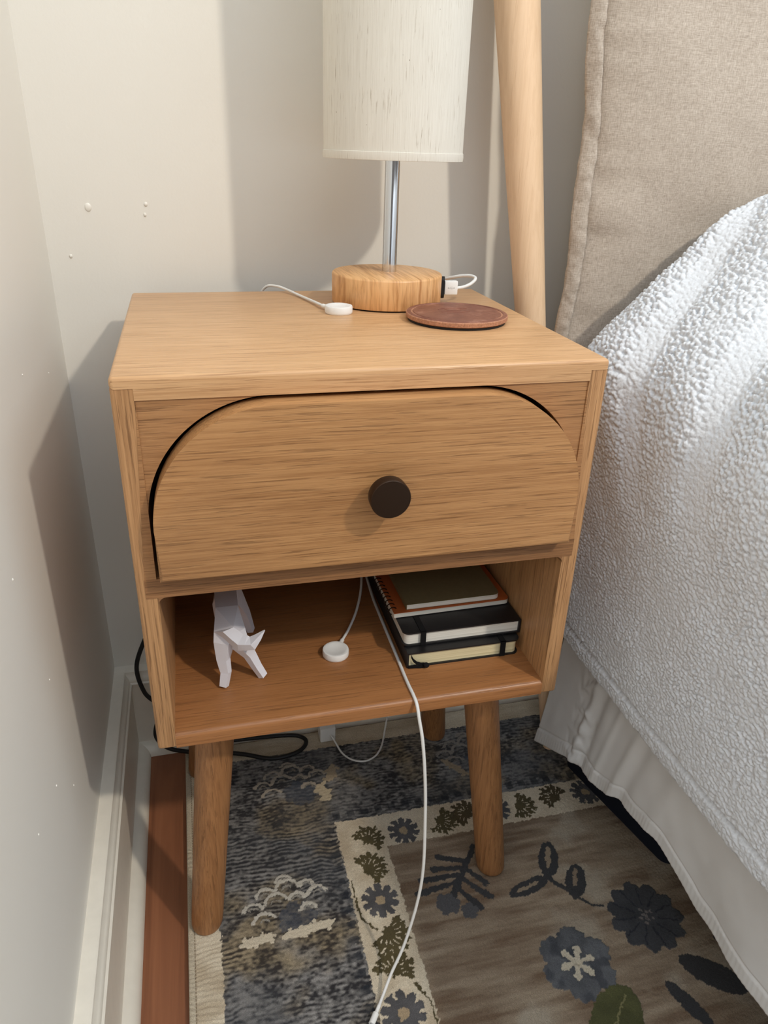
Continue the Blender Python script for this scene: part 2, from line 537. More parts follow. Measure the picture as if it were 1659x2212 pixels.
    for k in range(6):
        a = 0.1 + k*math.pi/3; put(np.maximum(seg(cx, cy, cx+0.0165*math.cos(a), cy+0.0165*math.sin(a), 0.0016, 0.0042), petal(cx+0.008*math.cos(a), cy+0.008*math.sin(a), a, 0.0125, 0.0044)), C(206, 194, 172), -0.0006)
    put(flower(cx, cy, 0.007, 6, 0.1), C(206, 194, 172))
    # chrysanthemum near the bed
    cx, cy = 0.536, -0.060
    m = flower(cx, cy, 0.046, 11, 0.18, 0.2)
    put(m, C(68, 68, 71)*(0.7+0.6*n_md[..., None]), 0.0010)
    for k in range(11):
        a = 0.2 + k*2*math.pi/11
        put(seg(cx+0.014*math.cos(a), cy+0.014*math.sin(a), cx+0.038*math.cos(a), cy+0.038*math.sin(a), 0.0010), C(40, 42, 50), -0.0004, 0.8)
    for k in range(9):
        a = k*2.4; r_ = 0.0035*math.sqrt(k)
        put(flower(cx+r_*math.cos(a), cy+r_*math.sin(a), 0.0021, 5, 0.1), C(120, 112, 108))
    # sprig of outlined leaves
    jx, jy = 0.4425, 0.0145
    for ang, L, W in ((1.12, 0.056, 0.0125), (3.36, 0.058, 0.0095)):
        put(petal(jx, jy, ang, L, W), BL2, 0.0008)
        put(petal(jx+0.014*math.cos(ang), jy+0.014*math.sin(ang), ang, L*0.6, W*0.28), C(150, 132, 110))
    put(seg(jx, jy, 0.466, -0.016, 0.003), BL2, 0.0008)
    put(petal(0.462, -0.020, 1.05, 0.052, 0.0125), BL2, 0.0008)
    put(petal(0.470, -0.004, 1.05, 0.028, 0.0028), C(140, 122, 102))
    put(np.maximum(seg(0.466, -0.018, 0.478, -0.032, 0.0024, 0.0016), seg(0.478, -0.032, 0.492, -0.036, 0.0016)), BL2, 0.0006)
    put(flower(jx, jy, 0.0055, 5, 0.2), BL2)
    # plume by the front leg
    bx, by = 0.352, 0.052
    put(seg(0.366, 0.080, 0.318, 0.018, 0.0036, 0.0045), BL2, 0.0006)
    for (ax_, ay_, ex, ey) in ((0.350,0.060,0.315,0.074),(0.345,0.052,0.303,0.058),(0.338,0.043,0.285,0.046),(0.330,0.034,0.276,0.029),(0.345,0.050,0.362,0.026),(0.335,0.038,0.362,0.006),(0.325,0.027,0.345,-0.004)):
        put(seg(ax_, ay_, ex, ey, 0.0030, 0.0046), BL2*(0.8+0.5*n_md[..., None]), 0.0006)
    put(flower(0.307, 0.008, 0.0155, 6, 0.2), BL_, 0.0006)
    put(flower(0.330, -0.006, 0.0115, 5, 0.25), BL_, 0.0006)
    # green leaf at the lower edge and the dark leaves beside it
    put(petal(0.408, -0.190, 0.75, 0.085, 0.026), C(84, 84, 52)*(0.6+0.8*n_md[..., None]), 0.0008)
    put(seg(0.415, -0.184, 0.462, -0.140, 0.0011), C(128, 122, 84))
    put(petal(0.545, -0.115, -0.75, 0.075, 0.016), BL2, 0.0006)
    put(petal(0.515, -0.135, -1.2, 0.06, 0.009), BL2, 0.0006)
    put(petal(0.60, -0.10, -0.2, 0.06, 0.018), BL2, 0.0006)
    # hydrangeas in the dark band: outlined scallops and pale torn leaves
    def arc(cx, cy, r, a0, a1, w, c=CR):
        rho = np.hypot(x-cx, y-cy); th = np.mod(np.arctan2(y-cy, x-cx)-a0, 2*math.pi)
        put(((np.abs(rho-r) < w*(0.7+0.7*n_md)) & (th < a1-a0)).astype(float), c, 0.0005, 0.92)
    def hydrangea(cx, cy, s, c=C(206, 198, 184)):
        put(flower(cx+0.010*s, cy-0.010*s, 0.021*s, 7, 0.25), C(70, 76, 88), 0, 0.65)
        for q, (ox, oy) in enumerate(((0.0,0.034),(-0.020,0.020),(0.003,0.024),(0.024,0.024),(-0.034,0.005),(-0.010,0.010),(0.012,0.010),(0.034,0.012),(-0.024,-0.010),(0.022,-0.004))):
            arc(cx+ox*s, cy+oy*s, (0.0085+0.002*((q*7) % 3))*s, 0.15+0.12*(q % 3), 3.0+0.12*(q % 2), 0.0017*s, c)
            arc(cx+ox*s, cy+oy*s, 0.0052*s, 0.4, 2.9, 0.0008*s, c*0.6)
    hydrangea(0.116, 0.042, 1.15)
    hydrangea(0.146, 0.230, 1.15, C(176, 164, 148))
    hydrangea(0.420, 0.235, 1.15, C(140, 132, 124))
    def torn(cx, cy, ang, L, W, c=CR):
        m = petal(cx, cy, ang, L, W)
        for k in range(4):
            t = (k+0.6)/4.4
            m = np.maximum(m, petal(cx+L*t*math.cos(ang), cy+L*t*math.sin(ang), ang+1.2*(-1)**k, W*1.7, W*0.45))
        put(m, c, 0.0005)
    torn(0.056, 0.010, 0.12, 0.044, 0.0058)
    torn(0.106, 0.010, 0.13, 0.064, 0.0062)
    torn(0.196, 0.196, 1.9, 0.036, 0.0075, C(196, 180, 152))
    torn(0.212, 0.262, -1.9, 0.034, 0.0065, C(176, 158, 132))
    torn(0.372, 0.238, -0.9, 0.050, 0.005, C(150, 134, 112))
    # tan flecks in the lower dark band
    fk = np.clip((fbm(X*70, Y*70, 91, 3)-0.56)*12, 0, 1) * ((Y < -0.03) & (X > 0.05) & (X < 0.18)) * np.clip((fbm(X*16, Y*16, 95, 2)-0.45)*6, 0, 1)
    put(fk, C(150, 138, 108), 0, 0.6)
    h += (vnoise(X*700, Y*700, 99)-0.5)*0.0007 + (n_md-0.5)*0.0008
    Z = RT - 0.0012 + h
    Z[0, :] = 0.0005; Z[-1, :] = 0.0005; Z[:, 0] = 0.0005; Z[:, -1] = 0.0005
    P = np.stack([X, Y, Z], -1)
    mt = M('woven_rug_pile', 0.95, 0.15)
    at = mt.n('ShaderNodeAttribute', attribute_name='pile_colour')
    fz = mt.noise(mt.coords(), 1400, 2)
    mt.col(mt.mix(1.0, at.outputs['Color'], mt.ramp(fz, [(0.25, (0.55,0.55,0.55,1)), (0.7, (1.12,1.12,1.12,1))]), 'MULTIPLY'))
    mt.b.inputs['Sheen Weight'].default_value = 0.15
    mt.bump(fz, 0.5, 0.0012)
    o = grid_mesh('area_rug', P, mt.m, None, True, np.clip(col, 0, 1))
    return tag(o, 'patterned charcoal and tan rug with cream floral stripe on the floor', 'rug')
build_rug()

# ------------------------------------------------------------------ nightstand
W, D, T = 0.40, 0.337, 0.680
ZB, ZS = 0.3273, 0.3428
ti = 0.0165
ns = empty('nightstand', (0, 0, RT), 'oak nightstand with one arched drawer and an open shelf', 'nightstand')
def L(z): return z - RT      # heights are measured from the wood floor, the empty stands on the rug
# side panels
for x0, x1 in ((0, ti), (W - ti, W)):
    bm = bm_box((x0, 0, L(ZB)), (x1, D, L(0.671)))
    ed = [e for e in bm.edges if abs(e.verts[0].co.x - e.verts[1].co.x) < 1e-6 and all(abs(v.co.x - (x0 if x0 == 0 else x1)) < 1e-6 for v in e.verts) and not all(v.co.z > L(0.67) for v in e.verts)]
    ed += [e for e in bm.edges if all(v.co.z < L(ZB) + 1e-4 and v.co.y < 1e-4 for v in e.verts)]
    bevel_bm(bm, 0.0028, 3, list(set(ed)))
    from_bm('side_panel', bm, OZ, ns, True)
# top board, rebated over the side panels
ol = [(0, L(.671)), (ti, L(.671)), (ti, L(.662)), (W-ti, L(.662)), (W-ti, L(.671)), (W, L(.671)), (W, L(T)), (0, L(T))]
bm = bm_prism(ol, -0.0004, D + 0.001, 'y')
ed = [e for e in bm.edges if all(v.co.z > L(0.6705) for v in e.verts)
      and (all(v.co.z > L(0.679) for v in e.verts) or all(abs(v.co.x) < 1e-5 for v in e.verts) or all(abs(v.co.x-W) < 1e-5 for v in e.verts))]
bevel_bm(bm, 0.0034, 4, ed)
from_bm('top_board', bm, OXT, ns, True)
# arched face panel around the drawer
def arch(x0, x1, z0, z1, r, k=20):
    pts = [(x1, z0)]
    pts += [(x1 - r + r*math.cos(a), z1 - r + r*math.sin(a)) for a in [math.pi/2*i/k for i in range(k+1)]]
    pts += [(x0 + r + r*math.cos(a), z1 - r + r*math.sin(a)) for a in [math.pi/2 + math.pi/2*i/k for i in range(k+1)]]
    pts += [(x0, z0)]
    return pts
def fan_prism(corner, curve, y0, y1, bm=None):
    """solid between a corner and a concave curve, capped with triangle fans"""
    bm = bm or bmesh.new()
    ca, cb = (bm.verts.new((corner[0], y, corner[1])) for y in (y0, y1))
    A = [bm.verts.new((u, y0, w)) for u, w in curve]
    B = [bm.verts.new((u, y1, w)) for u, w in curve]
    for i in range(len(curve) - 1):
        bm.faces.new((ca, A[i], A[i+1])); bm.faces.new((cb, B[i+1], B[i]))
        bm.faces.new((A[i], B[i], B[i+1], A[i+1]))
    bm.faces.new((ca, cb, B[0], A[0])); bm.faces.new((ca, A[-1], B[-1], cb))
    return bm
for s_ in (-1, 1):
    r, k, zt = 0.1, 28, 0.6622
    q = [(ti + r - r*math.cos(a), L(zt - 0.0004 - r + r*math.sin(a))) for a in [math.pi/2*i/k for i in range(k+1)]]
    if s_ > 0: q = [(W - u, w) for u, w in q]
    bm = fan_prism((ti if s_ < 0 else W - ti, L(zt)), q, 0.0008, 0.020)
    st_ = [(0.0172, L(.6615)), (0.0072, L(.510)), (ti + 0.0002, L(.510))]
    bm_prism(st_ if s_ < 0 else [(W - u, w) for u, w in st_], -0.0003, 0.0012, 'y', bm)
    from_bm('arch_panel', bm, OX, ns)
# divider between drawer and open shelf, with small fillets below its ends
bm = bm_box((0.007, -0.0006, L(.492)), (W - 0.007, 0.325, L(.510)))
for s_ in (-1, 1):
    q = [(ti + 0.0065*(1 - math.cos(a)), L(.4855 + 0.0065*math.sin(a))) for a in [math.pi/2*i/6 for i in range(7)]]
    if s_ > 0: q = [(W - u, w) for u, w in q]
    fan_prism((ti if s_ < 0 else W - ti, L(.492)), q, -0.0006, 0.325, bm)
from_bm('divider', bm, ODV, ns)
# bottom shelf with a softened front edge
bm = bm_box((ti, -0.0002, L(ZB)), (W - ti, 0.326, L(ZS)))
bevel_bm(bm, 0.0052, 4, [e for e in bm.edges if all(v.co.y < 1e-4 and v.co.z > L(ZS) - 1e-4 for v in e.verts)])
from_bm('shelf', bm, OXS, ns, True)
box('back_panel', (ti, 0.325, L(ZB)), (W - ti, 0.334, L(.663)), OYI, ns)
# drawer standing proud of the face
dr = arch(0.0203, 0.3803, L(.5143), L(.6586), 0.0975)
bm = bm_prism(dr, -0.0155, 0.0085, 'y')
bevel_bm(bm, 0.0030, 4, [e for e in bm.edges if all(v.co.y < -0.015 for v in e.verts)])
bmesh.ops.triangulate(bm, faces=[f for f in bm.faces if len(f.verts) > 4])
drawer = from_bm('drawer', bm, OXD, ns, True)
bm = bm_box((0.034, 0.0085, L(.522)), (0.366, 0.30, L(.530)))
bm_box((0.034, 0.0085, L(.530)), (0.046, 0.30, L(.545)), bm=bm)
bm_box((0.354, 0.0085, L(.530)), (0.366, 0.30, L(.545)), bm=bm)
from_bm('drawer_tray', bm, OYI, drawer)
MK = M('dark_bronze_knob', 0.34, 0.5, 0.75); MK.col(srgb(62, 47, 36)); MK = MK.m
prof = [(0, 0), (0.0070, 0), (0.0070, 0.0105), (0.0156, 0.0108), (0.0164, 0.0116), (0.0166, 0.0215), (0.0160, 0.0223), (0, 0.0225)]
bm = bm_lathe(prof, 64)
bmesh.ops.rotate(bm, cent=(0,0,0), matrix=Matrix.Rotation(math.radians(90), 3, 'X'), verts=bm.verts)
bmesh.ops.translate(bm, vec=(0.2035, -0.0153, L(.5835)), verts=bm.verts)
knob = from_bm('knob', bm, MK, drawer, True)
knob['label'] = 'round dark bronze knob'
# legs, turned and splayed
def leg(bx, by, tx, ty):
    n = 40
    a = Vector((bx, by, L(RT) - 0.0)); b = Vector((tx, ty, L(ZB) + 0.0005))
    axis = (b - a)
    bm = bmesh.new(); rings = []
    for t, r in ((0.0, 0.0150), (0.004, 0.0168), (0.014, 0.0178), (0.05, 0.0182), (0.5, 0.0194), (1.0, 0.0206)):
        c = a + axis*t
        rings.append([bm.verts.new((c.x + r*math.cos(2*math.pi*i/n), c.y + r*math.sin(2*math.pi*i/n), c.z)) for i in range(n)])
    for p, q in zip(rings, rings[1:]):
        for i in range(n):
            j = (i+1) % n
            bm.faces.new((p[i], p[j], q[j], q[i]))
    bm.faces.new(rings[0][::-1]); bm.faces.new(rings[-1])
    return from_bm('leg', bm, OL, ns, True)
lx, ly1, ly2 = 0.0225, 0.047, 0.290
sx_, sy_ = 0.034, 0.030
for bx, s1 in ((lx, 1), (W - lx, -1)):
    for by, s2 in ((ly1, 1), (ly2, -1)):
        leg(bx, by, bx + s1*sx_, by + s2*sy_)

# ------------------------------------------------------------------ lamp
lamp = empty('table_lamp', (0.271, 0.259, T), 'table lamp with a slubby linen drum shade on a round wood base', 'lamp')
mb = M('light_wood_print', 0.4, 0.45)
def bcoord(sc_, rot):
    tc = mb.n('ShaderNodeTexCoord'); mp = mb.n('ShaderNodeMapping')
    mp.inputs['Scale'].default_value = sc_; mp.inputs['Rotation'].default_value = rot
    mb.l(tc.outputs['Object'], mp.inputs['Vector']); return mp.outputs[0]
n1 = mb.noise(bcoord((150, 9, 16), (0.0, 0.20, 0.62)), 1.0, 3, 0.5, 0.5)
n2 = mb.noise(bcoord((430, 22, 34), (0.0, 0.26, 0.55)), 1.0, 3, 0.6, 0.4)
c1 = mb.ramp(n1, [(0.36, srgb(182, 128, 78)), (0.50, srgb(222, 170, 114)), (0.64, srgb(232, 184, 130))])
c2 = mb.ramp(n2, [(0.38, srgb(176, 120, 70)), (0.55, srgb(228, 178, 124))])
mb.col(mb.mix(0.45, c1, c2))
base = lathe('base', [(0, 0.0016), (0.0588, 0.0016), (0.0593, 0.0022), (0.0595, 0.030), (0.0590, 0.0314), (0.0578, 0.0322), (0, 0.0322)], mb.m, lamp, 96)
MBK = plain('black_rubber', srgb(22, 21, 22), 0.6, 0.4)
lathe('foot_pad', [(0, 0), (0.0565, 0), (0.0570, 0.0017), (0, 0.0018)], MBK, base, 64)['label'] = 'black foot pad'
# charging port on the right side of the base
bm = bm_prism(rounded_rect(-0.0045, 0.0055, 0.0045, 0.0285, (0.004,)*4, 6), 0.0580, 0.0632, 'x')
bmesh.ops.rotate(bm, cent=(0,0,0), matrix=Matrix.Rotation(math.radians(-9), 3, 'Z'), verts=bm.verts)
from_bm('charging_port', bm, MBK, base)['label'] = 'black oval charging port'
MC = M('polished_chrome', 0.10, 0.5, 1.0); MC.col((0.72, 0.74, 0.77, 1)); MC = MC.m
lathe('stem', [(0, 0.0318), (0.0077, 0.0318), (0.0077, 0.300), (0, 0.300)], MC, lamp, 48, (0.004, 0.006, 0))['label'] = 'polished chrome stem'
# shade (hollow)
sm = M('slubby_linen', 0.9, 0.2)
tc = sm.n('ShaderNodeTexCoord'); sp = sm.n('ShaderNodeSeparateXYZ'); sm.l(tc.outputs['Object'], sp.inputs[0])
at2 = sm.n('ShaderNodeMath', operation='ARCTAN2'); sm.l(sp.outputs[1], at2.inputs[0]); sm.l(sp.outputs[0], at2.inputs[1])
cmb = sm.n('ShaderNodeCombineXYZ'); sm.l(at2.outputs[0], cmb.inputs[0]); sm.l(sp.outputs[2], cmb.inputs[1])
def suv(a, b):
    mp = sm.n('ShaderNodeMapping'); mp.inputs['Scale'].default_value = (a, b, 1); sm.l(cmb.outputs[0], mp.inputs['Vector']); return mp.outputs[0]
weave = sm.noise(suv(70, 20), 1.0, 3)
slub = sm.noise(suv(46, 34), 1.0, 4, 0.65)
patch = sm.noise(suv(3, 22), 1.0, 2)
cloth = sm.ramp(weave, [(0.3, srgb(216, 210, 198)), (0.62, srgb(226, 221, 210))])
sl = sm.ramp(slub, [(0.585, (0,0,0,1)), (0.70, (1,1,1,1))])
slm = sm.n('ShaderNodeMath', operation='MULTIPLY'); sm.l(sl, slm.inputs[0]); sm.l(sm.ramp(patch, [(0.35, (0.15,0.15,0.15,1)), (0.65, (0.85,0.85,0.85,1))]), slm.inputs[1])
cloth = sm.mix(slm.outputs[0], cloth, srgb(150, 132, 108))
fleck = sm.noise(suv(24, 200), 1.0, 1)
cloth = sm.mix(sm.ramp(fleck, [(0.80, (0,0,0,1)), (0.83, (1,1,1,1))]), cloth, srgb(120, 98, 76))
sm.col(cloth); sm.bump(weave, 0.35, 0.0006)
SR, SZ0, SZ1 = 0.0708, 0.1425, 0.47
shade = lathe('shade', [(SR-0.0015, SZ0), (SR, SZ0), (SR, SZ1), (SR-0.0015, SZ1), (SR-0.0015, SZ0)], sm.m, lamp, 96, (0.004, 0.006, 0))
shade['label'] = 'off-white slubby linen drum shade'
lathe('hem_band', [(SR-0.0010, SZ0-0.0006), (SR+0.0006, SZ0-0.0004), (SR+0.0010, SZ0+0.0030), (SR+0.0007, SZ0+0.0066), (SR-0.0003, SZ0+0.0070)], sm.m, shade, 96, (0.004, 0.006, 0))
bm = bmesh.new()
for k in range(3):
    a = 2*math.pi*k/3 + 0.4
    bm_tube([(0.004 + 0.006*math.cos(a), 0.006 + 0.006*math.sin(a), 0.30), (0.004 + (SR-0.001)*math.cos(a), 0.006 + (SR-0.001)*math.sin(a), 0.30)], 0.0012, 6, bm)
from_bm('shade_ring', bm, MC, shade)

# ------------------------------------------------------------------ white charging things
MWP = plain('white_plastic', srgb(236, 234, 230), 0.35, 0.5, var=0.015)
MWC = plain('white_cable_rubber', srgb(226, 224, 220), 0.5, 0.45, var=0.02)
def puck(name, loc, label, grp, path):
    o = empty(name, loc, label, 'charger', grp)
    lathe('puck', [(0, 0), (0.0132, 0), (0.0139, 0.0008), (0.0141, 0.0022), (0.0141, 0.0066), (0.0136, 0.0078), (0.0128, 0.0080), (0.0108, 0.0079), (0.0080, 0.0070), (0, 0.0060)], MWP, o, 64)
    p = [Vector(q) - Vector(loc) for q in path]
    tube('strain_relief', [p[0], p[0]*0.55 + p[1]*0.45, p[1]], [0.0023]*20 + [0.0019], MWP, o, 10)
    tube('cable', p[1:], 0.0015, MWC, o, 10)
    return o
puck('watch_charger', (0.183, 0.088, ZS), 'white round watch charger lying in the open shelf', 'round watch chargers',
     [(0.1895, 0.0995, ZS+0.0035), (0.1945, 0.1085, ZS+0.0036), (0.207, 0.130, ZS+0.0038), (0.222, 0.160, ZS+0.008), (0.235, 0.197, ZS+0.018), (0.243, 0.245, ZS+0.036), (0.246, 0.290, ZS+0.066), (0.246, 0.322, ZS+0.100)])
puck('watch_charger', (0.208, 0.207, T), 'white round watch charger on top of the nightstand beside the lamp', 'round watch chargers',
     [(0.2005, 0.2165, T+0.0035), (0.195, 0.228, T+0.0036), (0.189, 0.258, T+0.0028), (0.180, 0.296, T+0.0022), (0.170, 0.322, T+0.0038), (0.160, 0.336, T+0.0055), (0.149, 0.347, T+0.003), (0.142, 0.354, T-0.012), (0.138, 0.357, T-0.06), (0.132, 0.360, T-0.20)])
# cable plugged into the lamp base
px0 = (0.271 + 0.0622*math.cos(math.radians(-9)), 0.259 + 0.0622*math.sin(math.radians(-9)), T + 0.0168)
uc = empty('charging_cable', px0, 'white charging cable plugged into the side of the lamp base', 'cable', 'white charging cables')
uc.rotation_euler = (0, 0, math.radians(-4))
box('metal_tip', (-0.0032, -0.0022, -0.0062), (0.0012, 0.0022, 0.0062), MC, uc)
plug = box('plug', (0.0012, -0.0038, -0.0072), (0.0158, 0.0038, 0.0072), MWP, uc, 0.0008, 2)
MG = plain('pale_grey_print', srgb(178, 176, 174), 0.6)
bm = bmesh.new()
y_ = -0.0039
bm_box((0.0055, y_, -0.00018), (0.0112, -0.0037, 0.00018), bm=bm)
v3 = [bm.verts.new(p) for p in ((0.0112, y_, -0.0008), (0.0112, y_, 0.0008), (0.0126, y_, 0))]; bm.faces.new(v3)
cir = [bm.verts.new((0.0052 + 0.0007*math.cos(a*math.pi/4), y_, 0.0007*math.sin(a*math.pi/4))) for a in range(8)]; bm.faces.new(cir)
bm_tube([(0.0070, y_, 0), (0.0082, y_, 0.0012), (0.0098, y_, 0.0012)], 0.00012, 4, bm)
bm_tube([(0.0078, y_, 0), (0.0088, y_, -0.0012), (0.0100, y_, -0.0012)], 0.00012, 4, bm)
from_bm('plug_symbol', bm, MG, plug)['label'] = 'pale grey trident symbol on plug'
tube('cable', [(0.0155, 0, -0.0006), (0.0225, 0.0005, 0.0002), (0.031, 0.003, 0.0028), (0.0375, 0.0075, 0.0062), (0.0395, 0.0125, 0.0085), (0.036, 0.0185, 0.0095), (0.028, 0.025, 0.0085), (0.017, 0.034, 0.005), (0.004, 0.050, -0.002), (-0.012, 0.068, -0.0085), (-0.020, 0.082, -0.0135), (-0.023, 0.092, -0.022), (-0.024, 0.097, -0.08)], 0.0018, MWC, uc, 10)
# cable over the shelf front down to the rug
hc = empty('charging_cable', (0.2455, 0.05, ZS), 'white charging cable draped over the open shelf edge down to the rug', 'cable', 'white charging cables')
wp = [(0.2475, 0.322, 0.447), (0.2478, 0.285, 0.395), (0.2475, 0.235, 0.358), (0.247, 0.19, 0.3460), (0.2465, 0.147, 0.3446), (0.2460, 0.083, 0.3446), (0.2455, 0.03, 0.3446), (0.2462, 0.006, 0.3444), (0.2470, -0.005, 0.3405), (0.2480, -0.0115, 0.328), (0.251, -0.018, 0.304), (0.254, -0.024, 0.261), (0.255, -0.030, 0.215), (0.254, -0.039, 0.146), (0.247, -0.0465, 0.100), (0.232, -0.0575, 0.054), (0.2155, -0.0690, 0.0275), (0.2045, -0.0810, 0.0165), (0.1945, -0.0945, 0.0142)]
tube('cable', [Vector(p) - hc.location for p in wp], 0.0017, MWC, hc, 10)
tube('connector', [Vector(p) - hc.location for p in ((0.1965, -0.0918, 0.0144), (0.1915, -0.0985, 0.0140), (0.1845, -0.1080, 0.0140))], [0.0021]*10 + [0.0034]*11, MWP, hc, 10)
tube('metal_tip', [Vector(p) - hc.location for p in ((0.1845, -0.1080, 0.0140), (0.1825, -0.1108, 0.0138), (0.1803, -0.1138, 0.0136))], 0.0018, MC, hc, 4)
# white charger block and its cord on the rug behind
cb = empty('charger_block', (0.213, 0.318, RT), 'white charger block on the floor under the nightstand by the back wall', 'charger')
box('block', (-0.012, -0.010, 0), (0.012, 0.012, 0.026), MWP, cb, 0.002, 2)
tube('cord', [(0.004, -0.009, 0.013), (0.009, -0.020, 0.008), (0.016, -0.040, 0.003), (0.028, -0.056, 0.0022), (0.046, -0.063, 0.0022), (0.064, -0.056, 0.0022), (0.078, -0.038, 0.003), (0.090, -0.010, 0.008), (0.100, 0.010, 0.03), (0.106, 0.018, 0.09), (0.108, 0.019, 0.22)], 0.0014, MWC, cb, 10)
# black power cord
MBC = plain('black_cord_rubber', srgb(26, 25, 26), 0.5, 0.4)
bc = tube('power_cord', [(0.02, 0.352, 0.34), (-0.012, 0.350, 0.255), (-0.038, 0.346, 0.208), (-0.0520, 0.342, 0.168), (-0.046, 0.338, 0.128), (-0.032, 0.335, 0.108), (-0.022, 0.332, 0.094), (-0.034, 0.328, 0.074), (-0.036, 0.324, 0.052), (-0.020, 0.323, 0.030), (0.015, 0.322, 0.0165), (0.050, 0.318, 0.0132), (0.085, 0.306, 0.0132), (0.127, 0.288, 0.0132), (0.165, 0.294, 0.0132), (0.180, 0.312, 0.0132), (0.170, 0.326, 0.014), (0.140, 0.3305, 0.016), (0.100, 0.3315, 0.018), (0.060, 0.333, 0.022), (0.035, 0.336, 0.05), (0.03, 0.345, 0.12), (0.03, 0.35, 0.25)], 0.0031, MBC, None, 10)
tag(bc, 'black power cord looping behind and under the nightstand', 'cord')

# ------------------------------------------------------------------ coaster
ct = empty('coaster', (0.319, 0.162, T), 'round brown leather coaster on the nightstand in front of the lamp', 'coaster')
ml = M('brown_leather', 0.5, 0.4)
nz = ml.noise(ml.coords(), 70, 5, 0.65)
ml.col(ml.ramp(nz, [(0.3, srgb(112, 66, 52)), (0.55, srgb(132, 84, 66)), (0.75, srgb(160, 112, 92))]))
ml.bump(ml.noise(ml.coords(), 160, 4), 0.35, 0.0010)
me_ = plain('raw_leather_edge', srgb(176, 126, 98), 0.85, 0.2, var=0.25, scale=500, bump=0.5)
R_ = 0.0508
lathe('leather_edge', [(0, 0.0026), (R_-0.0012, 0.0026), (R_-0.0002, 0.0034), (R_, 0.0068), (R_-0.0006, 0.0076), (0, 0.0076)], me_, ct, 96)['label'] = 'light raw suede edge'
lathe('leather_top', [(0, 0.0070), (R_-0.0008, 0.0074), (R_-0.0016, 0.0081), (R_-0.0046, 0.0083), (R_-0.0054, 0.0072), (R_-0.0064, 0.0072), (R_-0.0072, 0.0082), (0, 0.0083)], ml.m, ct, 96)
bm = bmesh.new()
def emb(pts, w): bm_tube(catmull(pts, 6), w, 6, bm)
zz = 0.0081
emb([(0.016*math.cos(a), 0.010 + 0.008*math.sin(a), zz) for a in [0.4 + i*2.6/8 for i in range(9)]], 0.0007)
emb([(0.009*math.cos(a), 0.011 + 0.0045*math.sin(a), zz) for a in [i*2*math.pi/10 for i in range(11)]], 0.0006)
emb([(-0.016, -0.001, zz), (-0.006, 0.002, zz), (0.004, -0.001, zz), (0.014, 0.001, zz)], 0.0006)
emb([(-0.012, -0.006, zz), (-0.004, -0.004, zz), (0.006, -0.006, zz)], 0.0005)
from_bm('embossed_mark', bm, ml.m, ct, True)
lathe('base_pad', [(0, 0), (R_-0.0022, 0), (R_-0.0020, 0.0026), (0, 0.0027)], MBK, ct, 72)['label'] = 'black base pad'

